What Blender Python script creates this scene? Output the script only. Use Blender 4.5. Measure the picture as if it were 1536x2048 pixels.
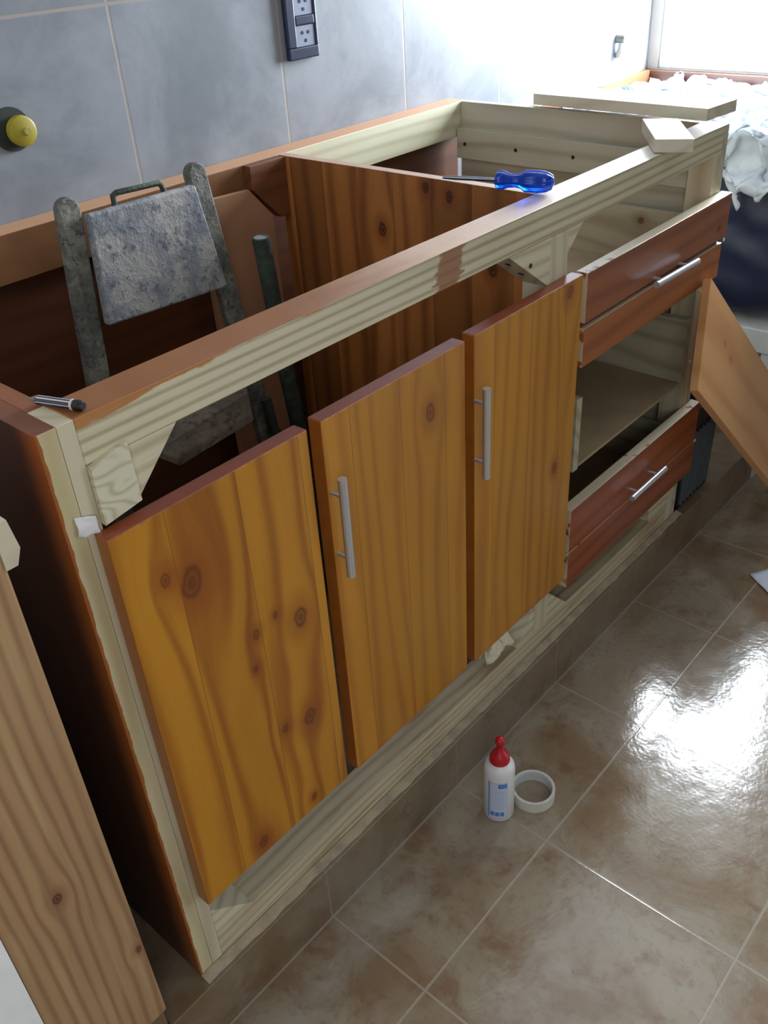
import bpy, bmesh, math, random
from mathutils import Vector, Matrix, noise
random.seed(7)
for o in list(bpy.data.objects): bpy.data.objects.remove(o)
S = bpy.context.scene
COL = S.collection

# ------------------------------------------------------------------ camera
cd = bpy.data.cameras.new('camera'); cam = bpy.data.objects.new('camera', cd); COL.objects.link(cam)
cd.sensor_fit = 'VERTICAL'; cd.sensor_height = 24.0; cd.lens = 24.0 * 1809.44 / 2048; cd.clip_start = .02
cm = Matrix(((0.654865, 0.451413, -0.606117, -0.282592), (-0.753618, 0.329914, -0.568522, -0.642718),
             (-0.056672, 0.829085, 0.556243, 1.237180), (0, 0, 0, 1)))
cam.matrix_world = cm
S.camera = cam

# ------------------------------------------------------------------ world, lights, exposure
W = bpy.data.worlds.new('world'); S.world = W; W.use_nodes = True
bg = W.node_tree.nodes['Background']
# hazy bright sky on the window side (+x), dimmer warm daylight elsewhere
_n = W.node_tree.nodes; _l = W.node_tree.links
_tc = _n.new('ShaderNodeTexCoord'); _sp = _n.new('ShaderNodeSeparateXYZ'); _l.new(_tc.outputs['Generated'], _sp.inputs[0])
_mr = _n.new('ShaderNodeMapRange'); _mr.interpolation_type = 'SMOOTHSTEP'; _mr.inputs[1].default_value = .45; _mr.inputs[2].default_value = .75; _l.new(_sp.outputs[0], _mr.inputs[0])
_mx = _n.new('ShaderNodeMix'); _mx.data_type = 'RGBA'; _mx.inputs[6].default_value = (.93, .97, 1.0, 1); _mx.inputs[7].default_value = (.86, .94, 1.0, 1); _l.new(_mr.outputs[0], _mx.inputs[0])
_st = _n.new('ShaderNodeMath'); _st.operation = 'MULTIPLY_ADD'; _st.inputs[1].default_value = 3.2; _st.inputs[2].default_value = .27; _l.new(_mr.outputs[0], _st.inputs[0])
_l.new(_mx.outputs[2], bg.inputs[0]); _l.new(_st.outputs[0], bg.inputs[1])

def area(name, loc, rot, sx, sy, power, col):
    l = bpy.data.lights.new(name, 'AREA'); l.shape = 'RECTANGLE'; l.size = sx; l.size_y = sy
    l.energy = power; l.color = col
    o = bpy.data.objects.new(name, l); COL.objects.link(o); o.location = loc; o.rotation_euler = rot
    return o
# bright sky filling the window opening in the right-hand wall
area('window_daylight', (2.30, .225, 1.30), (0, math.radians(90), 0), .74, .47, 104, (.84, .92, 1.0))
# added fill lamp for the unseen room light behind the photographer
area('room_fill_lamp', (-.98, -1.45, 1.35), (math.radians(80), 0, math.radians(-34)), .8, .9, 9.5, (1.0, .98, .95))

S.view_settings.view_transform = 'Standard'; S.view_settings.look = 'None'
S.view_settings.exposure = -0.15; S.view_settings.gamma = 1.0; S.view_settings.use_curve_mapping = False

# ------------------------------------------------------------------ node helpers
def lin(c):
    return tuple(((v / 255) / 12.92 if v / 255 <= .04045 else ((v / 255 + .055) / 1.055) ** 2.4) for v in c) + (1,)

class G:
    """small node-expression builder"""
    def __init__(s, name):
        s.m = bpy.data.materials.new(name); s.m.use_nodes = True; s.nt = s.m.node_tree
        s.b = s.nt.nodes['Principled BSDF']; s.out = s.nt.nodes['Material Output']
        tc = s.nt.nodes.new('ShaderNodeTexCoord'); s.obj = tc.outputs['Object']
        sp = s.nt.nodes.new('ShaderNodeSeparateXYZ'); s.L(s.obj, sp.inputs[0])
        s.x, s.y, s.z = sp.outputs
        s._n = None
    def L(s, a, b): s.nt.links.new(a, b)
    def put(s, v, i):
        if isinstance(v, bpy.types.NodeSocket): s.L(v, i)
        else: i.default_value = v
    def M(s, op, a, b=0, c=0, clamp=False):
        n = s.nt.nodes.new('ShaderNodeMath'); n.operation = op; n.use_clamp = clamp
        s.put(a, n.inputs[0]); s.put(b, n.inputs[1]); s.put(c, n.inputs[2]); return n.outputs[0]
    def add(s, a, b): return s.M('ADD', a, b)
    def sub(s, a, b): return s.M('SUBTRACT', a, b)
    def mul(s, a, b): return s.M('MULTIPLY', a, b)
    def vec(s, x, y, z):
        n = s.nt.nodes.new('ShaderNodeCombineXYZ'); s.put(x, n.inputs[0]); s.put(y, n.inputs[1]); s.put(z, n.inputs[2]); return n.outputs[0]
    def noise(s, v, scale=1, detail=3, rough=.55, dist=0):
        n = s.nt.nodes.new('ShaderNodeTexNoise'); s.put(v, n.inputs['Vector']); n.inputs['Scale'].default_value = scale
        n.inputs['Detail'].default_value = detail; n.inputs['Roughness'].default_value = rough; n.inputs['Distortion'].default_value = dist
        return n.outputs['Fac']
    def wn(s, w):
        n = s.nt.nodes.new('ShaderNodeTexWhiteNoise'); n.noise_dimensions = '1D'; s.put(w, n.inputs['W']); return n.outputs['Value']
    def step(s, v, lo, hi):
        n = s.nt.nodes.new('ShaderNodeMapRange'); n.interpolation_type = 'SMOOTHSTEP'; s.put(v, n.inputs[0])
        n.inputs[1].default_value = lo; n.inputs[2].default_value = hi; return n.outputs[0]
    def mix(s, f, a, b):
        n = s.nt.nodes.new('ShaderNodeMix'); n.data_type = 'RGBA'; s.put(f, n.inputs[0]); s.put(a, n.inputs[6]); s.put(b, n.inputs[7]); return n.outputs[2]
    def bump(s, h, strength=.3, dist=.002):
        n = s.nt.nodes.new('ShaderNodeBump'); n.inputs['Strength'].default_value = strength; n.inputs['Distance'].default_value = dist
        s.L(h, n.inputs['Height']); s.L(n.outputs[0], s.b.inputs['Normal'])
    def normal(s):
        n = s.nt.nodes.new('ShaderNodeNewGeometry'); sp = s.nt.nodes.new('ShaderNodeSeparateXYZ'); s.L(n.outputs['True Normal'], sp.inputs[0]); return sp.outputs
    def done(s, col, rough=.5, metal=0, spec=None):
        s.put(col, s.b.inputs['Base Color']); s.put(rough, s.b.inputs['Roughness']); s.b.inputs['Metallic'].default_value = metal
        if spec is not None: s.b.inputs['Specular IOR Level'].default_value = spec
        return s.m

def wood(name, along, c1, c2, F=160., dark=None, knots=(), strip=0., fib=.35, rough=.45, amp=.012, seed=0., extra=None, across=None, bumpy=.15, spec=None, kcol=(60, 28, 12), coat=0., tone=.25, low=1.2, ringw=.66):
    """pine: growth lines running along one axis, bending round the listed knots (across, along, radius)"""
    g = G(name); ax = (g.x, g.y, g.z)
    l = ax[along]
    if across is None: across = {0: (0, .83, 1.), 1: (1., 0, .83), 2: (1., .83, 0)}[along]
    u = None
    for a, w in zip(ax, across):
        if w:
            t = g.mul(a, w); u = t if u is None else g.add(u, t)
    u0 = u
    for (a, b, r) in knots:
        du = g.mul(g.sub(u0, a), 1 / r); dl = g.mul(g.sub(l, b), 1 / (r * 1.9))
        d2 = g.add(g.mul(du, du), g.mul(dl, dl)); e = g.M('EXPONENT', g.mul(d2, -.22))
        u = g.sub(u, g.mul(g.mul(g.sub(u0, a), e), .93))
    off = 0.
    if strip:
        idx = g.M('FLOOR', g.mul(u0, 1 / strip)); rnd = g.wn(g.add(idx, seed * 3.7 + .5))
        off = g.mul(rnd, 7.)
    vn = g.vec(g.mul(u, 7.), g.mul(l, low), g.add(off, seed))
    n1 = g.noise(vn, 1, 2, .5)
    ph = g.mul(g.add(u, g.mul(g.sub(n1, .5), amp * 10)), F)
    sn = g.M('SINE', ph); ring = g.M('POWER', g.add(g.mul(sn, .5), .5), 2.2)
    vf = g.vec(g.mul(u, 420.), g.mul(l, 7.), seed); f = g.noise(vf, 1, 2, .6)
    big = g.noise(g.vec(g.mul(u0, 9.), g.mul(l, 2.2), seed + 4.), 1, 3, .6)
    fac = g.add(g.mul(ring, ringw), g.mul(g.sub(f, .5), fib)); fac = g.add(fac, g.mul(g.sub(big, .45), 1.0))
    fac = g.M('ADD', fac, 0., clamp=True)
    col = g.mix(fac, lin(c1), lin(c2))
    if strip:
        col = g.mix(g.mul(rnd, tone), col, lin(tuple(v * .62 for v in c2)))
        edge = g.M('ABSOLUTE', g.sub(g.M('FRACT', g.mul(u0, 1 / strip)), .5)); col = g.mix(g.mul(g.step(edge, .485, .5), .45), col, lin(tuple(v * .5 for v in c2)))
    for (a, b, r) in knots:
        wob = g.mul(g.sub(g.noise(g.obj, 60, 2), .5), .55)
        du = g.mul(g.sub(u0, a), 1 / (r * .8)); dl = g.mul(g.sub(l, b), 1 / (r * 1.15)); d = g.add(g.M('SQRT', g.add(g.mul(du, du), g.mul(dl, dl))), wob)
        rr = g.add(g.mul(g.M('SINE', g.mul(d, 13.)), .22), .62)
        halo = g.mul(g.sub(1., g.step(d, .5, 2.8)), .55); col = g.mix(halo, col, lin((c2[0] * .95, c2[1] * .78, c2[2] * .7)))
        col = g.mix(g.mul(g.sub(1., g.step(d, .55, 1.0)), rr), col, lin(kcol))
    if dark is not None: col = g.mix(g.mul(g.step(big, .5, .8), .8), col, lin(dark))
    if extra: col = extra(g, col)
    if bumpy: g.bump(fac, bumpy, .0008)
    m = g.done(col, rough, 0, spec)
    if coat: g.b.inputs['Coat Weight'].default_value = coat; g.b.inputs['Coat Roughness'].default_value = .25
    return m

def plain(name, c, rough=.5, metal=0, spec=None, var=.12, scale=30):
    g = G(name); n = g.noise(g.obj, scale, 3)
    col = g.mix(g.mul(g.step(n, .35, .7), var * 2), lin(c), lin(tuple(v * .7 for v in c)))
    return g.done(col, rough, metal, spec)

# ------------------------------------------------------------------ mesh helpers
class MB:
    def __init__(s): s.bm = bmesh.new()
    def box(s, x0, x1, y0, y1, z0, z1, mat=None):
        vs = [Vector((x, y, z)) for x in (x0, x1) for y in (y0, y1) for z in (z0, z1)]
        if mat is not None: vs = [mat @ v for v in vs]
        v = [s.bm.verts.new(p) for p in vs]
        for f in ((0, 1, 3, 2), (4, 6, 7, 5), (0, 4, 5, 1), (2, 3, 7, 6), (0, 2, 6, 4), (1, 5, 7, 3)): s.bm.faces.new([v[i] for i in f])
        return s
    def prism(s, poly, a, b):
        """poly of 3D points extruded by the vector b-a"""
        d = Vector(b) - Vector(a); A = [s.bm.verts.new(Vector(q)) for q in poly]; B = [s.bm.verts.new(Vector(q) + d) for q in poly]
        n = len(poly); s.bm.faces.new(A); s.bm.faces.new(B[::-1])
        for i in range(n): s.bm.faces.new([A[i], B[i], B[(i + 1) % n], A[(i + 1) % n]])
        return s
    def rings(s, rings, closed_ends=True):
        R_ = [[s.bm.verts.new(q) for q in r] for r in rings]; n = len(R_[0])
        for a, b in zip(R_, R_[1:]):
            for i in range(n): s.bm.faces.new([a[i], a[(i + 1) % n], b[(i + 1) % n], b[i]])
        if closed_ends: s.bm.faces.new(R_[0][::-1]); s.bm.faces.new(R_[-1])
        return s
    def tube(s, pts, r, seg=14):
        pts = [Vector(q) for q in pts]; out = []
        rs = r if isinstance(r, (list, tuple)) else [r] * len(pts)
        d = (pts[1] - pts[0]).normalized(); up = d.orthogonal().normalized()
        for i, q in enumerate(pts):
            if i == 0: t = pts[1] - pts[0]
            elif i == len(pts) - 1: t = pts[-1] - pts[-2]
            else: t = (pts[i + 1] - q).normalized() + (q - pts[i - 1]).normalized()
            t.normalize(); up = (up - t * up.dot(t)).normalized(); w = t.cross(up)
            out.append([q + (up * math.cos(k * math.tau / seg) + w * math.sin(k * math.tau / seg)) * rs[i] for k in range(seg)])
        return s.rings(out)
    def lathe(s, base, prof, seg=40, axis=(0, 0, 1), loop=False):
        ax = Vector(axis).normalized(); u = ax.orthogonal().normalized(); w = ax.cross(u); base = Vector(base)
        rg = [[base + ax * z + (u * math.cos(k * math.tau / seg) + w * math.sin(k * math.tau / seg)) * r for k in range(seg)] for r, z in prof]
        if loop: rg.append(rg[0])
        if not loop: return s.rings(rg)
        R_ = [[s.bm.verts.new(q) for q in r] for r in rg[:-1]]; R_.append(R_[0])
        for a, b in zip(R_, R_[1:]):
            for i in range(seg): s.bm.faces.new([a[i], a[(i + 1) % seg], b[(i + 1) % seg], b[i]])
        return s
    def build(s, name, mat, parent=None, loc=None, bev=0., smooth=False, sub=0):
        bmesh.ops.recalc_face_normals(s.bm, faces=s.bm.faces[:])
        o0 = Vector(loc) if loc is not None else Vector((0, 0, 0))
        ori = world_loc(parent) + o0 if parent and loc is None else (world_loc(parent) if parent else o0)
        if loc is not None: ori = o0
        for v in s.bm.verts: v.co -= ori
        me = bpy.data.meshes.new(name); s.bm.to_mesh(me); s.bm.free()
        o = bpy.data.objects.new(name, me); COL.objects.link(o); me.materials.append(mat)
        if parent: o.parent = parent; o.location = ori - world_loc(parent)
        else: o.location = ori
        if smooth:
            for p in me.polygons: p.use_smooth = True
        if bev:
            b = o.modifiers.new('bevel', 'BEVEL'); b.width = bev; b.segments = 2; b.limit_method = 'ANGLE'; b.angle_limit = math.radians(40)
        if sub:
            b = o.modifiers.new('sub', 'SUBSURF'); b.levels = b.render_levels = sub
        return o
def world_loc(o):
    v = Vector((0, 0, 0))
    while o: v += o.location; o = o.parent
    return v
def smooth_by_angle(o, ang=40):
    me = o.data
    for p in me.polygons: p.use_smooth = True
    bm = bmesh.new(); bm.from_mesh(me)
    for e in bm.edges:
        if len(e.link_faces) == 2 and e.calc_face_angle(0) > math.radians(ang): e.smooth = False
    bm.to_mesh(me); bm.free(); return o
def empty(name, loc, label=None, cat=None, group=None):
    o = bpy.data.objects.new(name, None); COL.objects.link(o); o.location = loc; o.empty_display_size = .05
    if label: tag(o, label, cat, group)
    return o
def tag(o, label, cat, group=None):
    o['label'] = label; o['category'] = cat
    if group: o['group'] = group
    return o
def struct(o): o['kind'] = 'structure'; return o

# ================================================================== SETTING
X_R, Y_B, ZC = 2.19, .60, 2.35
def tile_floor_mat(name, vertical=False):
    g = G(name)
    n = g.noise(g.obj, 5.5, 6, .62, .6); n2 = g.noise(g.obj, 17, 5, .65, .4); n3 = g.noise(g.obj, 3.1, 3, .5, .8); n4 = g.noise(g.obj, 75, 3, .6)
    col = g.mix(g.step(n, .38, .62), lin((130, 108, 82)), lin((152, 140, 120)))
    col = g.mix(g.mul(g.step(n2, .5, .7), .65), col, lin((116, 84, 58)))
    col = g.mix(g.mul(g.step(n3, .5, .68), .6), col, lin((160, 148, 130)))
    ed = g.M('ABSOLUTE', g.sub(n, .53)); col = g.mix(g.mul(g.sub(1., g.step(ed, .0, .014)), g.mul(g.step(n3, .4, .6), .28)), col, lin((104, 86, 68)))
    col = g.mix(g.mul(g.step(n4, .5, .75), .3), col, lin((100, 86, 68)))
    fx = g.M('FRACT', g.mul(g.add(g.x, 3.05 * 2 - .515), 1 / .305)); dx = g.mul(g.M('MINIMUM', fx, g.sub(1., fx)), .305)
    if vertical: d = dx
    else:
        fy = g.M('FRACT', g.mul(g.add(g.y, 3.05 * 2 + .197), 1 / .305)); dy = g.mul(g.M('MINIMUM', fy, g.sub(1., fy)), .305); d = g.M('MINIMUM', dx, dy)
        # grout line at the foot of the plinth
        d = g.M('MINIMUM', d, g.M('ABSOLUTE', g.add(g.y, .0225)))
    gr = g.sub(1., g.step(d, .0010, .0024)); col = g.mix(g.mul(gr, .8), col, lin((164, 156, 142)))
    rip = g.add(g.mul(g.noise(g.obj, 42, 2, .5), 1.), g.mul(gr, -.8)); rip = g.add(rip, g.mul(g.noise(g.obj, 9, 2), 1.2)); rip = g.add(rip, g.mul(g.noise(g.obj, 170, 2), .35))
    g.bump(rip, .17, .0020)
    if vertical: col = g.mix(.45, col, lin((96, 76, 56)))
    m = g.done(col, g.add(g.mul(g.noise(g.obj, 30, 2), .11), .07), 0, .7); return m
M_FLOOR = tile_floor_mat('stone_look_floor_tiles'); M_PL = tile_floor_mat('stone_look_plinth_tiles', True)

def wall_tile_mat():
    g = G('grey_wall_tiles')
    n = g.noise(g.obj, 4.5, 6, .65, .5); n2 = g.noise(g.obj, 14, 5, .7, 1.)
    col = g.mix(g.step(n, .35, .68), lin((122, 127, 134)), lin((146, 150, 158)))
    col = g.mix(g.mul(g.step(n2, .5, .72), .28), col, lin((106, 112, 124)))
    fx = g.M('FRACT', g.mul(g.add(g.x, .3185 * 8 - .549), 1 / .3185)); dx = g.mul(g.M('MINIMUM', fx, g.sub(1., fx)), .3185)
    fz = g.M('FRACT', g.mul(g.add(g.z, -1.145 + 5.), 1 / .5)); dz = g.mul(g.M('MINIMUM', fz, g.sub(1., fz)), .5)
    gr = g.sub(1., g.step(g.M('MINIMUM', dx, dz), .0012, .0032))
    col = g.mix(gr, col, lin((158, 150, 144)))
    g.bump(g.sub(g.noise(g.obj, 25, 2), gr), .15, .002)
    return g.done(col, .38, 0, .4)
M_WT = wall_tile_mat()
M_WHITE = plain('white_paint', (238, 241, 242), .6, var=.05)
M_CEIL = plain('ceiling_paint', (180, 182, 184), .8, var=.03)

struct(MB().box(-1.6, X_R + .1, -3.0, Y_B + .1, -.05, 0).build('floor', M_FLOOR))
struct(MB().box(-1.0, X_R + .12, Y_B, Y_B + .1, 0, ZC).build('wall_back', M_WT))
struct(MB().box(-1.0, X_R + .12, -1.5, Y_B + .1, ZC, ZC + .05).build('ceiling', M_CEIL))
wy0, wy1, wz0, wz1 = -.17, .572, .835, 2.08
mb = MB(); mb.box(X_R, X_R + .12, -1.5, wy0, 0, ZC).box(X_R, X_R + .12, wy1, Y_B, 0, ZC).box(X_R, X_R + .12, wy0, wy1, 0, wz0).box(X_R, X_R + .12, wy0, wy1, wz1, ZC)
struct(mb.build('wall_right', plain('cream_wall', (190, 180, 168), .7, var=.05)))
# window with a white frame
win = empty('window_1', (X_R + .03, (wy0 + wy1) / 2, wz0)); struct(win)
mb = MB(); f = .035; a, b = X_R + .01, X_R + .055
mb.box(a, b, wy0, wy0 + f, wz0, wz1).box(a, b, wy1 - f, wy1, wz0, wz1).box(a, b, wy0 + f, wy1 - f, wz0, wz0 + f).box(a, b, wy0 + f, wy1 - f, wz1 - f, wz1)
mb.build('window_frame', M_WHITE, win, bev=.002)
g = G('window_glass'); tr = g.nt.nodes.new('ShaderNodeBsdfTransparent'); gl = g.nt.nodes.new('ShaderNodeBsdfGlossy'); gl.inputs['Roughness'].default_value = .03
mx = g.nt.nodes.new('ShaderNodeMixShader'); mx.inputs[0].default_value = .06; g.L(tr.outputs[0], mx.inputs[1]); g.L(gl.outputs[0], mx.inputs[2]); g.L(mx.outputs[0], g.out.inputs[0])
MB().box(X_R + .03, X_R + .034, wy0 + f, wy1 - f, wz0 + f, wz1 - f).build('window_pane', g.m, win)
M_STRIP = wood('stained_trim_wood', 1, (120, 82, 66), (98, 62, 48), rough=.4)
struct(MB().box(X_R - .018, X_R - .001, -.4, Y_B - .001, .66, .832).build('trim_1', M_STRIP, bev=.001))
M_STRIP2 = wood('stained_trim_wood_long', 0, (150, 104, 72), (122, 78, 50), rough=.4)
struct(MB().box(1.42, X_R - .019, Y_B - .02, Y_B - .001, .66, .834).build('trim_2', M_STRIP2, bev=.001))

# tiled plinth under the cabinets, with its mortar line
PZ = .105
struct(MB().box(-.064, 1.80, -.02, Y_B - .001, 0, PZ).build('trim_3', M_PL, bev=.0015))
M_MORT = plain('pale_mortar', (176, 162, 138), .9, var=.25, scale=40)
mb = MB(); rnd = random.Random(3); n = 70
up = []; lo = []
for i in range(n + 1):
    x = .0 + i * 1.33 / n; up.append((x, -.0005, PZ + .0035)); lo.append((x, -.0165 + .003 * rnd.random(), PZ + .0003))
for i in range(n):
    A = [up[i], up[i + 1], lo[i + 1], lo[i]]; vs = [mb.bm.verts.new(q) for q in A]; mb.bm.faces.new(vs)
    vs2 = [mb.bm.verts.new((q[0], q[1], PZ + .0002)) for q in A]; mb.bm.faces.new(vs2[::-1])
    for k in range(4): mb.bm.faces.new([vs[k], vs2[k], vs2[(k + 1) % 4], vs[(k + 1) % 4]])
bmesh.ops.remove_doubles(mb.bm, verts=mb.bm.verts[:], dist=1e-5)
struct(mb.build('trim_4', M_MORT))

# left: white wall end, its tiled foot and the foreground timber post
struct(MB().box(-.60, -.1865, -.031, Y_B, 0, ZC).build('wall_left', M_WHITE))
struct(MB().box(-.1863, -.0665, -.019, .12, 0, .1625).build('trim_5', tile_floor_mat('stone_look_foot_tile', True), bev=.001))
def post_extra(g, col):
    gw = g.noise(g.vec(g.mul(g.x, 60), g.mul(g.z, 3), 0), 1, 3)
    return g.mix(g.mul(g.step(gw, .5, .7), .35), col, lin((190, 165, 120)))
M_POST = wood('old_post_timber', 2, (170, 136, 98), (130, 94, 66), F=420, amp=.005, rough=.55, knots=[(-.155 * 1 + 0, .46 - .163, .008), (-.10, .30 - .163, .006)], extra=post_extra, seed=3, bumpy=.3)
post = MB().box(-.186, -.066, -.032, .10, .163, 2.3).build('timber_post', M_POST, loc=(0, 0, .163), bev=.003)
tag(post, 'rough pale brown timber post in the left foreground beside the cabinet gap', 'post')
M_PINE_CHIP = plain('pale_wood_chip', (205, 196, 170), .6)
mb = MB().prism([(-.068, -.034, .822), (-.068, -.034, .864), (-.0555, -.034, .864), (-.052, -.034, .836), (-.058, -.034, .822)], (0, 0, 0), (0, .012, 0))
mb.build('splinter_block', M_PINE_CHIP, post)

# ================================================================== BASE CABINET
Z0 = .108; H = .90; L = 1.318; DZ = Z0
cab = empty('base_cabinet', (0, 0, Z0), 'long unfinished pine base cabinet with three orange-stained doors and open drawer bays', 'cabinet')
RAW1, RAW2 = (208, 200, 172), (178, 167, 130)
def stain_rail(g, col):
    nx, ny, nz = g.normal()
    n = g.noise(g.vec(g.mul(g.x, 9), g.mul(g.y, 40), g.mul(g.z, 40)), 1, 4, .6); n2 = g.noise(g.vec(g.mul(g.x, 30), g.mul(g.y, 10), g.mul(g.z, 60)), 1, 3)
    top = g.step(nz, .5, .8)
    # orange brown stain on top, fading right into painted pink reflected light
    far = g.step(g.add(g.x, g.mul(g.sub(n, .5), .25)), .28, .62)
    st = g.mix(g.mul(n2, .8), lin((146, 94, 50)), lin((118, 72, 40))); pink_sheen = g.mix(n2, lin((198, 166, 140)), lin((180, 146, 120)))
    tcol = g.mix(far, st, pink_sheen); far2 = g.step(g.add(g.x, g.mul(g.sub(n, .5), .2)), .62, .85); tcol = g.mix(far2, tcol, lin((206, 190, 170)))
    col = g.mix(top, col, tcol)
    # stain running over the upper edge of the front face
    zz = g.add(g.z, g.mul(g.sub(n, .5), .028)); lim = g.step(g.x, .0, .5); thr = g.add(H - Z0 - .010, g.mul(lim, .014))
    e = g.mul(g.step(g.sub(zz, thr), -.001, .001), g.sub(1., top)); col = g.mix(g.mul(e, .92), col, lin((176, 112, 52)))
    # blot
    bx = g.add(g.sub(g.x, .545), g.mul(g.sub(g.z, .775), -.25)); bx = g.add(bx, g.mul(g.sub(g.noise(g.vec(g.mul(g.x, 20), 0, g.mul(g.z, 150)), 1, 3), .5), .05))
    bl = g.mul(g.sub(1., g.step(g.M('ABSOLUTE', bx), .020, .027)), g.sub(1., top)); return g.mix(g.mul(bl, .85), col, lin((140, 84, 40)))
M_RAIL = wood('pine_front_rail', 0, RAW1, (146, 134, 96), F=560, amp=.003, extra=stain_rail, seed=1, across=(0, .3, 1.), bumpy=.4, fib=.5, low=.6)
M_RAW_X = wood('raw_pine_lengthwise', 0, RAW1, RAW2, F=330, amp=.006, seed=2, fib=.4)
def stain_low(g, col):
    n = g.noise(g.vec(g.mul(g.x, 7), g.mul(g.y, 50), g.mul(g.z, 50)), 1, 4)
    return g.mix(g.mul(g.step(n, .5, .68), .55), col, lin((150, 118, 78)))
M_RAW_LOW = wood('raw_pine_bottom_rail', 0, (200, 188, 160), (164, 150, 120), F=420, amp=.005, seed=5, fib=.5, extra=stain_low)
M_RAW_Y = wood('raw_pine_crosswise_shaded', 1, (188, 184, 166), (154, 148, 126), F=170, amp=.012, seed=6, knots=[(.80 * 0 + 1.28 + .83 * (.72 - DZ), .116, .007)], fib=.4)  # right panel pine, greyed and darkened to put the bay's shade into its colour
M_RAW_Z = wood('raw_pine_upright', 2, (204, 196, 170), (178, 166, 134), F=190, amp=.012, seed=8, fib=.3)
def edge_bleed(g, col):
    nx, ny, nz = g.normal()
    n = g.noise(g.vec(g.mul(g.x, 20), g.mul(g.y, 20), g.mul(g.z, 22)), 1, 4, .6)
    front = g.sub(1., g.step(ny, -.8, -.5)); b = g.step(g.sub(g.mul(n, .0085), g.x), .0004, .0016)
    raw = g.mix(b, col, lin((150, 88, 36)))
    # outer face and top: dark brown stain, lighter orange right beside the front edge
    yb = g.step(g.add(g.y, g.mul(n, .01)), .0, .045)
    side = g.mix(yb, lin((150, 84, 34)), lin((62, 32, 16)))
    top = g.mix(n, lin((126, 78, 50)), lin((104, 62, 42)))
    side = g.mix(g.step(nz, .5, .8), side, top)
    return g.mix(front, side, raw)
M_SIDE = wood('side_panel_pine', 2, (206, 196, 162), (182, 168, 126), F=150, amp=.012, extra=edge_bleed, seed=11, fib=.25)
def dz(z): return z - DZ
DOOR1, DOOR2 = (196, 134, 30), (146, 80, 10)
M_STAIN_IN = wood('stained_inner_panel', 1 + 1, (178, 112, 56), (124, 70, 32), F=120, strip=.075, rough=.4, seed=15, across=(0, 1., 0),
                  knots=[(.325, dz(.809), .013), (.112, dz(.783), .010), (.235, dz(.885), .008), (.19, dz(.878), .008), (.03, dz(.76), .01)], kcol=(32, 14, 8), tone=.55)
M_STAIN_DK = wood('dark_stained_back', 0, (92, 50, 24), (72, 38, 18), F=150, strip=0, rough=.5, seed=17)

# side panels (left one with a solid pine stile), divider, back
MB().box(0, .0195, 0, .552, Z0, H).build('side_panel', M_SIDE, cab, bev=.0008)
MB().box(.0198, .036, .0, .045, Z0, H - .0005).build('stile', M_RAW_Z, cab, bev=.0006)
M_LTOP = wood('stained_left_rail', 1, (134, 82, 52), (108, 64, 42), F=200, seed=21)
MB().box(.0198, .038, .0455, .552, H - .045, H).build('side_rail', M_LTOP, cab, bev=.0008)
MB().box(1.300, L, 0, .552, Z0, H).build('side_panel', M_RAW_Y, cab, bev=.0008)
MB().box(1.276, 1.2995, .0, .045, Z0, H - .045).build('stile', M_RAW_Z, cab, bev=.0008)
MB().box(.768, .812, .0, .045, .1503, H - .0455).build('stile', M_RAW_Z, cab, bev=.0008)
def pale_top(g, col):
    nx, ny, nz = g.normal(); return g.mix(g.step(nz, .5, .8), col, g.mix(g.noise(g.obj, 12, 3), lin((196, 170, 150)), lin((150, 110, 84))))
M_STAIN_IN = wood('stained_divider', 2, (178, 112, 56), (112, 62, 28), F=120, strip=.075, rough=.42, seed=15, across=(0, 1., 0), knots=[(.325, dz(.809), .013), (.112, dz(.783), .013), (.235, dz(.885), .010), (.19, dz(.878), .010)], kcol=(32, 14, 8), tone=.55, extra=pale_top, fib=.5)
MB().box(.791, .809, .0455, .5515, Z0, H).build('divider_panel', M_STAIN_IN, cab, bev=.0008)
# rails
MB().box(.0362, 1.2998, .0, .045, H - .045, H).build('top_rail', M_RAIL, cab, bev=.0012)
def back_rail_extra(g, col):
    nx, ny, nz = g.normal()
    left = g.sub(1., g.step(g.x, .785, .80)); st = g.mix(g.noise(g.obj, 20, 3), lin((136, 94, 56)), lin((100, 64, 38)))
    col = g.mix(left, col, st); return g.mix(g.step(nz, .5, .8), col, lin((186, 140, 104)))
M_BACKR = wood('back_rail_pine', 0, (206, 204, 178), (176, 172, 140), F=260, amp=.006, extra=back_rail_extra, seed=23)
MB().box(.0, L, .5525, Y_B - .001, H - .065, H).build('top_rail', M_BACKR, cab, bev=.001)
MB().box(.0362, 1.2758, .0, .045, Z0, .150).build('bottom_rail', M_RAW_LOW, cab, bev=.001)
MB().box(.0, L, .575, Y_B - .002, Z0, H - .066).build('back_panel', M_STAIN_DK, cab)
MB().box(.8125, 1.2995, .0455, .574, Z0, Z0 + .012).build('bottom_board', plain('dusty_bottom_board', (120, 112, 100), .8), cab)
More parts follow.
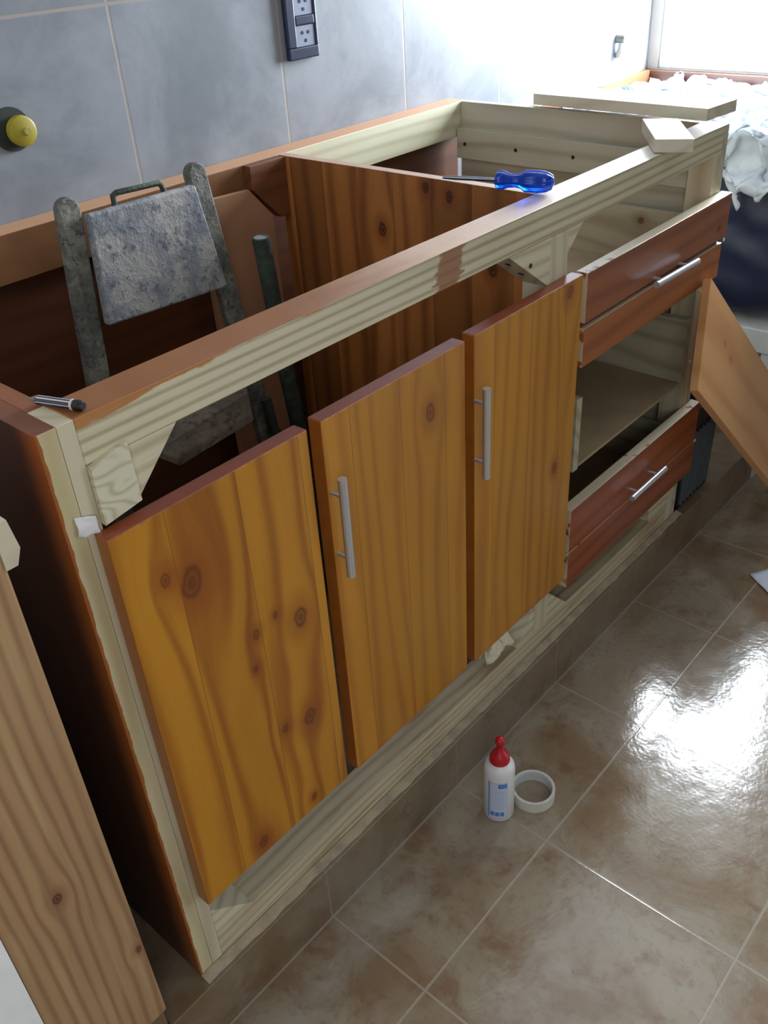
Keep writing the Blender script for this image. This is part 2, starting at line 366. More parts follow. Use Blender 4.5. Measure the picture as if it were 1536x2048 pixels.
# gussets
M_GUS = wood('raw_pine_gusset', 0, (210, 202, 174), (168, 158, 122), F=300, amp=.006, seed=31, fib=.4)
def gusset(poly, y0=.0, y1=.045, mat=None, nm='corner_gusset'):
    return MB().prism([(x, y0, z) for x, z in poly], (0, 0, 0), (0, y1 - y0, 0)).build(nm, mat or M_GUS, cab, bev=.0006)
zt = H - .0455
gusset([(.0362, zt), (.134, zt), (.074, .795), (.0362, .795)], .001, .03)
M_BLK = wood('pine_end_block', 2, (214, 210, 186), (170, 166, 132), F=420, amp=.03, seed=33, fib=.2, low=14)
gusset([(.0362, .8545), (.076, .8625), (.0775, .801), (.0362, .795)], -.006, .0, M_BLK, 'corner_block')
gusset([(.0362, .1505), (.0362, .205), (.0972, .1505)])
gusset([(.7678, zt), (.668, zt), (.7678, .785)])
gusset([(.8125, zt), (.85, zt), (.8125, .82)])
gusset([(.8125, .1505), (.8125, .212), (.876, .1505)])
gusset([(.7678, .1505), (.7678, .205), (.716, .1505)])
gusset([(1.2758, .1505), (1.2758, .245), (1.247, .245), (1.188, .19), (1.196, .1505)])
M_GUSD = wood('stained_gusset', 0, (110, 64, 36), (80, 44, 26), F=200, seed=35)
gusset([(.7905, .899), (.7905, .805), (.768, .805), (.712, .862), (.712, .899)], .535, .552, M_GUSD)
M_SCREW = plain('dark_screw_steel', (52, 52, 54), .4, .8)
# cleats on the right panel, with screws
M_CLEAT = wood('raw_pine_cleat_shaded', 1, (184, 181, 162), (152, 147, 122), F=260, amp=.008, seed=37)  # cleat pine greyed too, shade of the right side in the colour
for z0, z1, ys in ((.795, .852, (.06, .277, .406, .53)), (.13, .175, (.1,))):
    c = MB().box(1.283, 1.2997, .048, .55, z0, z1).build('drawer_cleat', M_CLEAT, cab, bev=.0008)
    for yy in ys:
        MB().lathe((1.2832, yy, (z0 + z1) / 2), [(.0, -.0001), (.0035, -.0001), (.0035, .0012), (.0022, .0016), (0.0001, .0008)], 14, (-1, 0, 0)).build('screw', M_SCREW, c)
for (x, y, z) in ((.718, -.0, .83), (1.240, -.0, .215), ):
    MB().lathe((x, y, z), [(.0001, .0), (.0035, .0), (.003, .001), (.0001, .0012)], 14, (0, -1, 0)).build('screw', M_SCREW, cab)
for t in (.3, .62):   # screws in the sloping edge of the middle gusset
    q = Vector((.668 + .0998 * t, .022, zt - .0695 * t)); MB().lathe(q, [(.0001, -.0005), (.0042, -.0005), (.0042, .0006), (.0001, .001)], 12, (-.57, 0, -.82)).build('screw', M_SCREW, cab)

# ------------------------------------------------ doors and handles
M_STEEL = plain('brushed_handle_steel', (214, 218, 226), .3, .75, var=.06, scale=200)
def red_edge(g, col):
    nx, ny, nz = g.normal()
    n = g.noise(g.obj, 40, 3); red = g.mix(n, lin((150, 74, 42)), lin((122, 54, 30)))
    lf = g.M('MAXIMUM', g.step(nx, .5, .8), g.step(g.mul(nx, -1.), .5, .8)); col = g.mix(lf, col, g.mix(n, lin((172, 104, 36)), lin((136, 74, 26))))
    # worn lighter line along the vertical arris, reddish stain on the top and bottom edges
    f = g.mul(g.sub(1., g.step(ny, -.8, -.5)), 1.)
    zt_ = g.add(g.z, g.mul(g.sub(g.noise(g.vec(g.mul(g.x, 90), 0, 0), 1, 3), .5), .006)); col = g.mix(g.mul(g.mul(f, g.step(zt_, .6805, .6830)), .85), col, red)
    zb_ = g.sub(.020, g.mul(g.x, .02)); col = g.mix(g.mul(g.mul(f, g.step(g.sub(.148, g.z), .0, .012)), .45), col, lin((170, 84, 22)))
    return g.mix(g.step(g.M('ABSOLUTE', nz), .5, .8), col, red)
doors = [(.0255, .2725, .7905, .2500, 41, [(.072, dz(.718), .0075), (.1, dz(.698), .0165), (.229, dz(.566), .0125), (.194, dz(.592), .0045), (.164, dz(.585), .0065), (.156, dz(.54), .0045), (.222, dz(.41), .012), (.183, dz(.423), .006), (.21, dz(.27), .006), (.12, dz(.272), .009)], .086),
         (.2925, .5455, .7905, .2465, 43, [(.475, dz(.723), .011)], .084),
         (.5650, .8240, .7905, .2445, 47, [(.773, dz(.498), .008), (.79, dz(.775), .010)], .087)]
door_objs = []
for i, (x0, x1, z1, z0, sd, kn, st) in enumerate(doors):
    m = wood('orange_stained_door_%s' % 'abc'[i], 2, DOOR1, DOOR2, F=(150, 170, 190)[i], strip=st, rough=.34, seed=sd, knots=[(a_, b_, r_ * 1.3) for a_, b_, r_ in kn], extra=red_edge, across=(1., 0, 0), amp=(.022, .014, .014)[i], kcol=(96, 44, 16), coat=.25, tone=.2, bumpy=.12, fib=.4, low=.9, ringw=(.72, .42, .42)[i])
    d = MB().box(x0, x1, -.0205, -.0008, z0, z1).build('door', m, cab, bev=.0012); door_objs.append(d)
def bar_handle(parent, c, axis, length, span):
    """bar in front of the front face on two thin posts"""
    c = Vector(c); a = Vector(axis)
    mb = MB(); mb.tube([c - a * length / 2, c + a * length / 2], .0047, 20)
    h = smooth_by_angle(mb.build('handle', M_STEEL, parent, bev=.0005))
    return h
def posts(parent_h, mb): pass
def handle(parent, c, axis, length, span, yface=-.0205):
    c = Vector(c); a = Vector(axis); mb = MB(); mb.tube([c - a * length / 2, c + a * length / 2], .0054, 20)
    for s in (-1, 1):
        q = c + a * span / 2 * s; mb.tube([q, (q.x, yface + .0005, q.z)], .0026, 12)
    return smooth_by_angle(mb.build('handle', M_STEEL, parent))
handle(door_objs[1], (.2985, -.039, .6575), (0.00, 0, 1), .133, .084)
handle(door_objs[2], (.5665, -.039, .6565), (0.00, 0, 1), .133, .088)

# ------------------------------------------------ drawers
M_DRF = wood('red_brown_drawer_front', 0, (150, 76, 42), (116, 54, 30), F=150, strip=0, rough=.36, seed=51, knots=[(.73, 1.225, .007)], across=(0, .3, 1.), coat=.25, kcol=(60, 26, 18), bumpy=.12)
def raw_top(g, col):
    nx, ny, nz = g.normal(); n = g.noise(g.vec(g.mul(g.x, 30), g.mul(g.y, 30), g.mul(g.z, 30)), 1, 4)
    t = g.mul(g.step(nz, .5, .8), g.step(g.add(n, 0.), .31, .36)); col = g.mix(t, col, lin((206, 194, 166)))
    e = g.mul(g.step(g.mul(nx, -1.), .5, .8), g.step(n, .36, .44)); return g.mix(e, col, lin((208, 190, 158)))
def mk_front(seed, c1, c2, kn): return wood('drawer_front_stain_%d' % seed, 0, c1, c2, F=170, rough=.36, seed=seed, knots=kn, across=(0, 0, 1.), coat=.08, kcol=(64, 28, 20), extra=raw_top, bumpy=.12, amp=.008)
M_BOXIN = wood('raw_pine_drawer_box_shaded', 1, (180, 174, 150), (142, 134, 106), F=190, amp=.014, seed=57, knots=[(1.27 + .83 * dz(.722), .116, .008)], fib=.35)  # drawer pine with the shade of the bay mixed into its tone
M_BOXX = wood('raw_pine_drawer_back', 0, (186, 176, 144), (146, 134, 98), F=200, seed=59)
M_MDF = plain('tan_fibreboard', (168, 148, 116), .75, var=.15, scale=14)
def drawer(zb, hbox, front, xr, y0=-.0205, ynear=.0):
    """open box with bottom; the front boards are separate sub-parts"""
    x0, x1, y1 = (.842 if front else .868), 1.272, .50; t = (.013 if front else .016)
    mb = MB().box(x0, x0 + t, ynear, y1, zb, zb + hbox).box(x1 - t, x1, ynear, y1, zb, zb + hbox)
    mb.box(x0 + t, x1 - t, y1 - t, y1, zb, zb + hbox)
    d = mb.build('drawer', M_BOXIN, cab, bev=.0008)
    MB().box(x0 + t + .0003, x1 - t - .0003, ynear + (.0 if front else .0), y1 - t - .0003, zb + .004, zb + .010).build('drawer_bottom', M_MDF, d)
    return d
d1 = drawer(.652, .105, True, 1.3)
for (z0, z1, x1, sd, kn, c) in ((.712, .788, 1.322, 61, [(dz(.735), 1.285, .007)], ((150, 88, 54), (118, 62, 38))), (.6415, .7035, 1.309, 62, [], ((164, 96, 50), (126, 68, 34)))):
    MB().box(.8365, x1, -.0205, -.0008, z0, z1).build('front_board', mk_front(sd, c[0], c[1], kn), d1, bev=.001)
MB().box(.839, 1.305, -.0128, -.0012, .7036, .7119).build('joining_strip', plain('dark_red_stain', (84, 44, 34), .5), d1)
handle(d1, (1.092, -.0405, .7165), (1, 0, -.03), .147, .09, -.0128)
d2 = drawer(.4335, .135, False, 1.3)
d3 = drawer(.235, .105, True, 1.3)
for (z0, z1, x1, sd, kn, c) in ((.2945, .3815, 1.322, 64, [(dz(.355), 1.06, .006)], ((156, 80, 36), (122, 56, 24))), (.2185, .2925, 1.3245, 65, [], ((150, 76, 36), (114, 52, 24)))):
    MB().box(.8365, x1, -.0205, -.0008, z0, z1).build('front_board', mk_front(sd, c[0], c[1], kn), d3, bev=.001)
handle(d3, (1.083, -.0405, .3185), (1, 0, 0), .130, .075, -.0205)
M_PLUG = plain('white_filler', (225, 222, 214), .5)
for par, (x, z) in ((d1, (1.312, .708)), (d3, (1.321, .2935))):
    MB().lathe((x, -.021, z), [(.0001, 0), (.0032, 0), (.003, .0016), (.0001, .002)], 10, (0, -1, 0)).build('white_peg', M_PLUG, par)
for z in (.615, .475):
    MB().lathe((1.288, .0, z), [(.0001, 0), (.003, 0), (.0028, .003), (.0001, .0034)], 10, (0, -1, 0)).build('white_peg', M_PLUG, cab)

# ================================================================== LOOSE THINGS
# crumpled masking tape / shavings on the bottom rail below the third door
def crumple(nx_, ny_, fn, amp, sc, seed=0.):
    mb = MB(); V = [[None] * (ny_ + 1) for _ in range(nx_ + 1)]
    for i in range(nx_ + 1):
        for j in range(ny_ + 1):
            q = Vector(fn(i / nx_, j / ny_)); d = noise.noise_vector(q * sc + Vector((seed, 0, 0))) * amp + noise.noise_vector(q * sc * 2.7 + Vector((0, seed, 0))) * amp * .45
            V[i][j] = mb.bm.verts.new(q + d)
    for i in range(nx_):
        for j in range(ny_): mb.bm.faces.new([V[i][j], V[i + 1][j], V[i + 1][j + 1], V[i][j + 1]])
    return mb
M_TAPE = plain('cream_masking_tape', (226, 218, 192), .6, var=.1)
def strip_on_rail(x0, x1, seed):
    def fn(u, v):
        x = x0 + (x1 - x0) * u; return (x, .004 + .022 * v, .1660 + .030 * math.sin(math.pi * v) * (.5 + .5 * abs(math.sin(u * 7 + seed))) + .003)
    o = crumple(26, 12, fn, .008, 60, seed).build('masking_tape_scrap', M_TAPE, loc=((x0 + x1) / 2, .015, .151), smooth=True)
    s = o.modifiers.new('thick', 'SOLIDIFY'); s.thickness = .0006; return o
tag(strip_on_rail(.632, .708, 1.3), 'crumpled cream masking tape scrap on the bottom rail under the third door', 'tape scrap')
def fn(u, v): return (.011 + .020 * u, -.0018 - .001 * u, .815 - .020 * v - .006 * u)
o = crumple(8, 8, fn, .002, 120, 4.).build('masking_tape_scrap', plain('white_tape', (226, 226, 228), .55), loc=(.012, -.004, .805), smooth=True)
s = o.modifiers.new('thick', 'SOLIDIFY'); s.thickness = .0006
tag(o, 'small white tape scrap stuck on the left stile by the first door top corner', 'tape scrap')

# pencil stub
pen = empty('pencil', (.041, .030, H), 'short black pencil stub with white stripes lying on the cabinet front left corner', 'pencil')
a, b = Vector((.0315, .056, .9048)), Vector((.0505, .0045, .9048)); d = (b - a).normalized(); ln = (b - a).length
def at(t): return a + d * t
gm = G('striped_pencil_paint'); vt = gm.M('FRACT', gm.mul(gm.M('ARCTAN2', gm.sub(gm.z, .0048), gm.mul(gm.add(gm.mul(gm.x, .938), gm.mul(gm.y, .346)), 1.)), 6 / math.tau))
gm.done(gm.mix(gm.step(gm.M('ABSOLUTE', gm.sub(vt, .5)), .34, .38), lin((32, 36, 58)), lin((205, 208, 216))), .35)
MB().tube([at(.008), at(ln - .009)], .0044, 6).build('barrel', gm.m, pen)
MB().tube([at(-.002), at(.008)], [.0006, .0044], 12).build('sharpened_tip', plain('pencil_tip_wood', (120, 104, 96), .6), pen)
smooth_by_angle(MB().tube([at(ln - .009), at(ln - .002), at(ln)], [.0048, .0048, .0035], 16).build('end_cap', plain('black_pencil_cap', (22, 24, 28), .4), pen))
smooth_by_angle(MB().tube([at(ln - .0115), at(ln - .009)], [.0049, .0049], 16).build('white_band', plain('white_band', (210, 212, 216), .4), pen))

# screwdriver with a clear blue handle
sd = empty('screwdriver', (.79, .09, H), 'screwdriver with clear blue plastic handle lying across divider and front rail', 'screwdriver')
a, b = Vector((.778, .098, .9155)), Vector((.803, .021, .9155)); d = (b - a).normalized(); ln = (b - a).length
g = G('clear_blue_plastic'); g.done(lin((20, 92, 235)), .06); g.b.inputs['Transmission Weight'].default_value = .8; g.b.inputs['IOR'].default_value = 1.45
prof = [(.0001, 0), (.010, .0), (.0125, .004), (.0125, .010), (.0095, .018), (.0088, .028), (.0105, .036), (.0145, .041), (.0148, .060), (.0135, .070), (.0095, .078), (.0001, .081)]
mb = MB(); ax = d; u = ax.orthogonal().normalized(); w = ax.cross(u); seg = 48; rg = []
for r, z in prof:
    rg.append([a + ax * (z * ln / .081) + (u * math.cos(k * math.tau / seg) + w * math.sin(k * math.tau / seg)) * (r * (1 - .09 * max(0, math.cos(k * math.tau / seg * 6)))) for k in range(seg)])
mb.rings(rg); mb.build('handle', g.m, sd, smooth=True)
smooth_by_angle(MB().tube([a + d * .004, a - d * .062, a - d * .074 + Vector((0, 0, -.010))][:2] + [a - d * .078], [.0028, .0028, .0020], 14).build('shaft', plain('screwdriver_steel', (140, 142, 148), .3, 1.), sd))

# glue bottle
GB = Vector((.516, -.104, 0)); R = .0245
gb = empty('glue_bottle', GB, 'white glue bottle with red nozzle cap standing on the floor tiles', 'bottle')
M_BOT = plain('white_bottle_plastic', (232, 234, 236), .35, var=.02)
smooth_by_angle(MB().lathe(GB, [(.0001, 0.0), (R * .86, 0.0), (R, .004), (R, .104), (R * .97, .112), (R * .8, .1195), (R * .5, .1235), (R * .42, .130), (.0001, .130)], 56).build('body', M_BOT, gb), 60)
M_RED = plain('red_cap_plastic', (190, 24, 40), .35, var=.05)
smooth_by_angle(MB().lathe(GB, [(.0001, .1232), (R * .66, .1232), (R * .64, .131), (R * .50, .139), (R * .30, .144), (R * .21, .150), (R * .2, .157), (R * .3, .160), (R * .3, .168), (R * .18, .1715), (.0001, .172)], 40).build('nozzle_cap', M_RED, gb), 50)
# label wrapped round the front of the bottle: pale blue panel, logo block with strokes, text lines and a printed strip
g = G('pale_blue_label'); ang = g.M('ARCTAN2', g.y, g.x)
ang0 = math.atan2(-.539, -.798 + .0)    # towards the viewer
s_ = g.mul(g.sub(ang, ang0 + 0.0), R)   # arc position, metres
def rect(s0, s1, z0, z1):
    a_ = g.mul(g.step(s_, s0 - .0002, s0 + .0002), g.sub(1., g.step(s_, s1 - .0002, s1 + .0002)))
    b_ = g.mul(g.step(g.z, z0 - .0002, z0 + .0002), g.sub(1., g.step(g.z, z1 - .0002, z1 + .0002))); return g.mul(a_, b_)
col = g.mix(0., lin((206, 218, 240)), lin((206, 218, 240)))
edge_in = rect(-.0175, .0135, .012, .094); col = g.mix(g.sub(1., edge_in), col, lin((120, 160, 214)))
inner = rect(-.0170, .0128, .0125, .0935); col = g.mix(inner, col, lin((200, 214, 240)))
col = g.mix(rect(-.001, .0125, .0835, .0925), col, lin((38, 118, 200)))
col = g.mix(g.mul(rect(.0012, .0105, .086, .0900), g.step(g.noise(g.vec(g.mul(s_, 900), g.mul(g.z, 300), 0), 1, 1), .5, .55)), col, lin((150, 200, 236)))
for k in range(9):
    z = .074 - k * .0050; tx = g.step(g.noise(g.vec(g.mul(s_, 1400), k * 7.3, 0), 1, 1), .42, .5)
    col = g.mix(g.mul(g.mul(rect(-.006, .0105 - .0007 * (k % 3), z, z + .0018), tx), .55), col, lin((132, 160, 208)))
for k in range(3):
    tx = g.step(g.noise(g.vec(g.mul(s_, 1500), g.mul(g.z, 500), k * 3.), 1, 1), .36, .5)
    col = g.mix(g.mul(rect(-.0130 + k * .0078, -.0065 + k * .0078, .0165, .0262), g.add(g.mul(tx, .5), .5)), col, lin((46, 116, 205)))
g.done(col, .4)
mb = MB(); seg = 30; rr = R + .0004; ring0 = []; ring1 = []
for k in range(seg + 1):
    t = ang0 - .0180 / R + (.0180 + .0140) / R * k / seg; c_, s2 = math.cos(t) * rr, math.sin(t) * rr
    ring0.append(mb.bm.verts.new(GB + Vector((c_, s2, .0115)))); ring1.append(mb.bm.verts.new(GB + Vector((c_, s2, .0945))))
for k in range(seg): mb.bm.faces.new([ring0[k], ring0[k + 1], ring1[k + 1], ring1[k]])
mb.build('label', g.m, gb, smooth=True)

# roll of tape
TR = Vector((.576, -.131, 0))
tr_ = empty('tape_roll', TR, 'nearly empty white roll of masking tape lying flat beside the glue bottle', 'tape roll')
ro, ri, hh = .0355, .0325, .021
smooth_by_angle(MB().lathe(TR, [(ro, .0), (ro, hh), (ri, hh), (ri, .0)], 64, loop=True).build('tape', plain('cream_white_tape', (214, 214, 202), .55, var=.04), tr_))
gc = G('printed_core_card'); n_ = gc.noise(gc.vec(gc.mul(gc.M('ARCTAN2', gc.y, gc.x), 6), 0, gc.mul(gc.z, 160)), 1, 1)
gc.done(gc.mix(gc.mul(gc.mul(gc.step(n_, .56, .6), gc.mul(gc.step(gc.z, .008, .009), gc.sub(1., gc.step(gc.z, .014, .015)))), .6), lin((202, 206, 206)), lin((130, 190, 196))), .6)
smooth_by_angle(MB().lathe(TR, [(ri - .0002, .0), (ri - .0002, hh - .0006), (ri - .0016, hh - .0006), (ri - .0016, .0)], 64, loop=True).build('core', gc.m, tr_))

# thick board lying on the right end of the cabinet
M_WB = wood('planed_white_board', 1, (214, 208, 188), (196, 188, 162), F=150, amp=.01, seed=71, fib=.2, rough=.4)
A = Vector((1.318, .392, .9215)); B = Vector((1.414, .384, .9215)); Cc = Vector((1.331, -.0, .9365)); Dd = Vector((1.231, .005, .9365)); Cc = B + (Dd - A) * 1.0
th = Vector((0, 0, -.0195))
bd = MB().prism([A, B, Cc, Dd], (0, 0, 0), th).build('loose_board', M_WB, loc=(1.33, .2, .905), bev=.001)
tag(bd, 'thick pale planed board lying across the right end of the cabinet top', 'board')
p0, p1 = Vector((1.068, .011, .9205)), Vector((1.095, -.039, .9205)); dirp = Vector((.098, .068, 0)).normalized() * .155
of = MB().prism([p0, p1, p1 + dirp, p0 + dirp], (0, 0, 0), Vector((0, 0, -.0195))).build('board_offcut', wood('pale_offcut', 0, (206, 200, 182), (184, 176, 150), F=160, seed=73, fib=.2, rough=.42), loc=(1.12, .03, .901), bev=.0008)
tag(of, 'short pale board offcut on the front rail, poking out from under the thick board', 'board')

# orange board leaning against the right-hand stile
A = Vector((1.236, -.040, .664))
d1v = -Vector((322., -44., -318.)).normalized()                      # up along the board
Bn = Vector((-.246, -.164 + .06, -.105 - .10)); Bn = Vector((-154., -67., -147.)); Bn -= d1v * Bn.dot(d1v); Bn = Bn.normalized() * .212
nrm = d1v.cross(Bn).normalized()
if nrm.y > 0: nrm = -nrm
ln = (A.z + Bn.z - .004) / d1v.z
sgn = 1 if d1v.cross(nrm).dot(Bn) > 0 else -1
X_ = nrm; Z_ = d1v; Y_ = Z_.cross(X_)                               # right-handed frame, Y_ = +-Bn direction
w_ = Bn.length * (1 if Y_.dot(Bn) > 0 else -1)
me = MB().prism([Vector((0, 0, 0)), Vector((0, w_, 0)), Vector((0, w_, -ln)), Vector((0, 0, -ln))], (0, 0, 0), Vector((-.015, 0, 0))).build('leaning_board', wood('orange_leaning_board', 2, (208, 154, 100), (184, 124, 72), F=60, amp=.02, rough=.34, seed=81, coat=.3, across=(0, 1., 0), knots=[(w_ * .35, -.11, .006), (w_ * .4, -.15, .007)], kcol=(150, 84, 40), fib=.25, strip=0), bev=.001)
me.matrix_world = Matrix.Translation(A) @ Matrix((X_, Y_, Z_)).transposed().to_4x4()
tag(me, 'orange-stained board leaning against the right-hand drawer bay', 'board')

# folded painted step stool standing inside the cabinet
st = empty('step_stool', (.43, .42, PZ), 'old folding metal step stool caked in dried paint, standing inside the left cabinet bay', 'step stool')
def grime(name, c1, c2, c3, s1=18):
    g = G(name); n = g.noise(g.obj, s1, 6, .7, .4); n2 = g.noise(g.obj, s1 * 3.5, 4, .7)
    col = g.mix(g.step(n, .42, .6), lin(c1), lin(c2)); col = g.mix(g.mul(g.step(n2, .52, .64), .8), col, lin(c3)); g.bump(g.add(n, n2), .7, .003); return g.done(col, .75)
M_ST = grime('grimy_stool_rail', (82, 84, 78), (118, 116, 106), (48, 50, 48), 30)
M_STP = grime('paint_caked_panel', (150, 148, 146), (112, 116, 122), (72, 78, 88), 20)
M_TUBE = grime('dark_green_tube', (40, 50, 42), (56, 66, 56), (30, 36, 32), 20)
def flat_rail(top, bot, w=.034, t=.016):
    top, bot = Vector(top), Vector(bot); d = (bot - top).normalized(); side = Vector((1, 0, 0)); side = (side - d * side.dot(d)).normalized(); nn = d.cross(side)
    ps = []
    for k in range(13):
        an = math.pi * k / 12; ps.append(top - d * math.sin(an) * w / 2 + side * math.cos(an) * w / 2)
    ps += [bot - side * w / 2, bot + side * w / 2]
    ps = [q - nn * t / 2 for q in ps]
    return MB().prism(ps, (0, 0, 0), nn * t)
fd = Vector((0, -.1 / .81, -1))
lt, lb = (.357, .501, .922), (.239, .401, PZ + .001); rt, rb = (.576, .501, .921), (.612, .401, PZ + .001)
flat_rail(lt, lb).build('rail', M_ST, st, bev=.003); flat_rail(rt, rb).build('rail', M_ST, st, bev=.003)
off = Vector((0, -.012, 0))
pn = [Vector((.376, .494, .913)), Vector((.560, .494, .911)), Vector((.574, .472, .757)), Vector((.356, .474, .766))]
MB().prism([q + off for q in pn], (0, 0, 0), (0, .014, .0)).build('top_platform', M_STP, st, bev=.003)
smooth_by_angle(MB().tube([(.427, .495, .905), (.430, .50, .9235), (.437, .50, .9265), (.508, .50, .9235), (.513, .50, .9195), (.514, .495, .905)], .0042, 10).build('carry_handle', M_TUBE, st))
smooth_by_angle(MB().tube([(.601, .40, .836), (.609, .40, .736), (.622, .405, .612), (.640, .41, .48), (.655, .412, .30), (.66, .415, PZ + .012)], .0135, 16).build('rear_leg', M_TUBE, st))
smooth_by_angle(MB().tube([(.601, .400, .824), (.601, .400, .8365)], .0105, 14).build('tube_plug', plain('pale_tube_end', (120, 124, 120), .6), st))
smooth_by_angle(MB().tube([(.596, .435, .56), (.60, .43, .50), (.615, .42, .475), (.636, .412, .49)], .009, 12).build('crossbar', M_TUBE, st))
M_STEP = grime('grimy_brown_step', (104, 92, 76), (84, 74, 62), (52, 46, 40), 22)
MB().prism([(.318, .455, .665), (.575, .455, .665), (.50, .36, .630), (.49, .345, .605), (.345, .345, .595), (.325, .36, .612)], (0, 0, 0), (0, -.004, -.012)).build('step', M_STEP, st, bev=.002)
# board offcut with a chamfered corner at the back of the bay
M_OFF = plain('brown_hardboard', (160, 116, 84), .75, var=.12, scale=8)
oc = MB().prism([(.60, .537, .868), (.706, .537, .864), (.752, .537, .812), (.742, .527, PZ + .002), (.60, .527, PZ + .002)], (0, 0, 0), (0, .010, 0)).build('hardboard_offcut', M_OFF, loc=(.67, .545, PZ), bev=.0008)
tag(oc, 'brown hardboard offcut with a clipped corner leaning at the back behind the stool', 'board')

# wall fittings
sw = empty('wall_socket', (.914, Y_B, 1.09), 'black rectangular wall socket plate mounted on the grey wall tiles', 'socket')
M_BLK_ = plain('dark_blue_black_plastic', (34, 42, 70), .3, var=.05)
mb = MB(); x0, x1, z0, z1 = .8785, .949, 1.0275, 1.148
mb.box(x0, x1, Y_B - .010, Y_B - .0005, z0, z0 + .018).box(x0, x1, Y_B - .010, Y_B - .0005, z1 - .018, z1).box(x0, x0 + .020, Y_B - .010, Y_B - .0005, z0 + .018, z1 - .018).box(x1 - .006, x1, Y_B - .010, Y_B - .0005, z0 + .018, z1 - .018)
mb.box(x0 + .020, x1 - .006, Y_B - .010, Y_B - .0005, 1.078, 1.092)
mb.build('cover_frame', M_BLK_, sw, bev=.002)
M_MOD = plain('grey_socket_insert', (120, 128, 150), .4, var=.05)
for za, zb in ((1.0458, 1.0777), (1.0923, 1.1297)):
    m_ = MB().box(x0 + .0203, x1 - .0063, Y_B - .008, Y_B - .001, za, zb).build('socket_insert', M_MOD, sw, bev=.001)
    for dx, dz_ in ((.015, .021), (.029, .021), (.022, .009)):
        MB().lathe((x0 + .0203 + dx, Y_B - .0082, za + dz_), [(.0001, 0), (.0028, 0), (.0028, .0004), (.0001, .0004)], 12, (0, -1, 0)).build('contact_hole', M_BLK_, m_)
yv = empty('pipe_cap', (.366, Y_B, 1.012), 'yellow plastic cap on a dark pipe hole in the tile wall', 'cap')
smooth_by_angle(MB().lathe((.360, Y_B - .0005, 1.015), [(.0001, 0), (.028, 0), (.028, .003), (.0001, .003)], 30, (0, -1, 0)).build('dark_collar', plain('dark_wall_collar', (38, 44, 40), .7), yv))
smooth_by_angle(MB().lathe((.370, Y_B - .0036, 1.012), [(.0001, 0), (.019, 0), (.020, .006), (.019, .0115), (.016, .013), (.0001, .013)], 36, (0, -1, 0)).build('cap_disc', plain('yellow_plastic', (164, 148, 44), .45, var=.15), yv), 50)
smooth_by_angle(MB().lathe((.374, Y_B - .0166, 1.0115), [(.0001, 0), (.005, 0), (.0045, .0025), (.0001, .0025)], 20, (0, -1, 0)).build('centre_boss', plain('pale_yellow_boss', (172, 160, 84), .5), yv))
tp = empty('wall_tap', (2.012, Y_B, .90), 'small metal pipe stub and stop valve on the bright wall tiles near the window', 'tap')
M_TAP = plain('dull_tap_metal', (120, 122, 116), .4, .6)
smooth_by_angle(MB().lathe((2.012, Y_B - .0005, .926), [(.0001, 0), (.010, 0), (.010, .02), (.007, .024), (.0001, .024)], 24, (0, -1, 0)).build('pipe_stub', M_TAP, tp))
smooth_by_angle(MB().lathe((2.014, Y_B - .014, .884), [(.0001, 0), (.014, .0), (.0125, .010), (.008, .022), (.007, .034), (.0001, .034)], 24).build('valve_body', plain('pale_valve', (190, 188, 172), .5), tp))

# black ribbed crate on the plinth just beyond the cabinet
cr = empty('plastic_crate', (1.42, .10, PZ), 'black ribbed plastic crate on the plinth beyond the cabinet end', 'crate')
M_CR = plain('black_crate_plastic', (34, 38, 44), .45)
x0, x1, y0, y1, z0, z1 = 1.335, 1.475, .0, .26, PZ + .001, .335
mb = MB().box(x0, x1, y0, y1, z0, z0 + .008).box(x0, x1, y0, y0 + .006, z1 - .03, z1).box(x0, x1, y1 - .006, y1, z0, z1).box(x0, x0 + .006, y0, y1, z0, z1).box(x1 - .006, x1, y0, y1, z0, z1)
mb.box(x0, x1, y0 + .005, y0 + .009, z0, z1 - .03).build('body', M_CR, cr, bev=.001)
M_RIB = plain('grey_rib_plastic', (92, 102, 108), .4)
for k in range(8):
    x = x0 + .008 + k * .0175; MB().prism([(x, -.004, z0 + .01), (x + .004, -.004, z0 + .01), (x + .010, -.004, z0 + .17), (x + .006, -.004, z0 + .17)], (0, 0, 0), (0, .008, 0)).build('rib', M_RIB, cr)
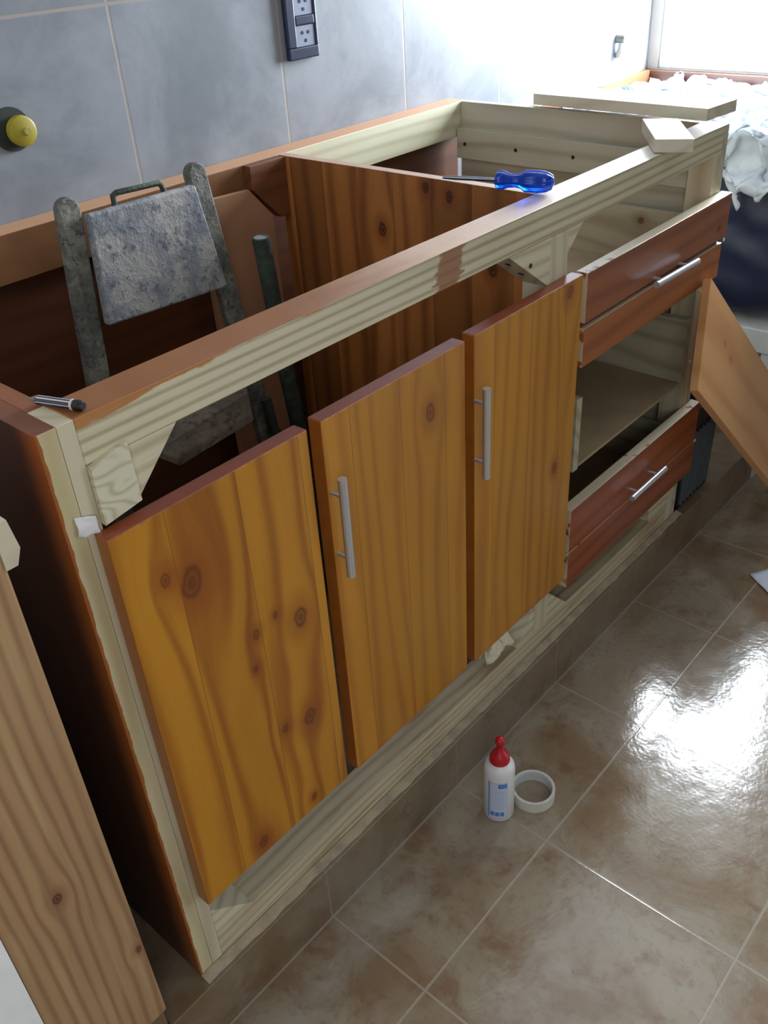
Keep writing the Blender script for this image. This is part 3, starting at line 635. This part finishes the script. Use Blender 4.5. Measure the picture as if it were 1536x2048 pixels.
# white low table with a dark rubbish bag and crumpled clear plastic sheet
tb = empty('side_table', (1.80, .30, 0), 'low white table beyond the cabinet, carrying the dark bag', 'table')
M_TW = plain('white_table', (205, 208, 212), .5, var=.05)
MB().box(1.715, 2.165, -.03, .55, .330, .386).build('table_top', M_TW, tb, bev=.003)
for x in (1.72, 2.12):
    for y in (-.025, .51): MB().box(x, x + .035, y, y + .035, PZ + .001 if (x < 1.79 and y > 0) else .001, .3295).build('leg', M_TW, tb, bev=.002)
def blob(c, r, sc, amp, name, mat, p=4, seed=0.):
    mb = MB(); bmesh.ops.create_icosphere(mb.bm, subdivisions=5, radius=1)
    for v in mb.bm.verts:
        q = v.co.copy(); m = (abs(q.x) ** p + abs(q.y) ** p + abs(q.z) ** p) ** (1 / p); q = q / m
        nn = q.normalized(); q = Vector((q.x * r[0], q.y * r[1], q.z * r[2])) + Vector(c)
        h = 1 - abs(noise.noise(q * sc + Vector((seed, 0, 0)))) * 2 + (1 - abs(noise.noise(q * sc * 2.3)) * 2) * .5
        v.co = q + nn * amp * h
    return mb.build(name, mat, loc=(c[0], c[1], c[2] - r[2]), smooth=True)
g = G('dark_bin_bag_plastic'); g.done(lin((30, 38, 66)), .5, 0, .5)
o = blob((1.94, .26, .589), (.222, .280, .180), 11, .010, 'rubbish_bag', g.m, p=9); tag(o, 'dark blue-black bulging rubbish bag beyond the cabinet end, under the clear sheet', 'bag')
g = G('crumpled_clear_plastic'); g.done(lin((220, 230, 242)), .10, 0, .9); g.b.inputs['Transmission Weight'].default_value = .25
g.b.inputs['IOR'].default_value = 1.3
def fs(u, v):
    y = .56 - u * .62; q = v * .60
    if q < .11: x, z = 1.675, .812 - (.11 - q)
    else: x, z = 1.675 + (q - .11), .815
    if q < .11: z += (.034 * math.sin(u * 23) + .022 * math.sin(u * 51)) * (1 - q / .11)
    return (x, y, z)
o = crumple(150, 140, fs, .026, 23, 2.2).build('plastic_sheet', g.m, loc=(1.9, .3, .72), smooth=True)
s = o.modifiers.new('thick', 'SOLIDIFY'); s.thickness = .0008
tag(o, 'crumpled shiny translucent plastic sheet draped over the dark bag by the window', 'plastic sheet')
# sheet of paper on the floor at the right edge
def fp(u, v): return Vector((1.352, -.178, .003)) + Vector((.10, -.19, 0)).normalized() * .21 * u * 1. + Vector((.19, .10, 0)).normalized() * .28 * v + Vector((-.05, -.05, 0)) * 0
o = crumple(14, 14, lambda u, v: Vector((1.345, -.176, .0035)) + Vector((-.045, -.065, 0)) * 1.0 * u * 1.6 + Vector((.15, -.085, 0)) * v * .8, .0018, 14, 5.).build('paper_sheet', plain('bluish_paper', (205, 212, 226), .7, var=.03), loc=(1.4, -.25, 0), smooth=True)
s = o.modifiers.new('thick', 'SOLIDIFY'); s.thickness = .0004
tag(o, 'pale sheet of paper lying on the floor tiles at the right', 'paper')
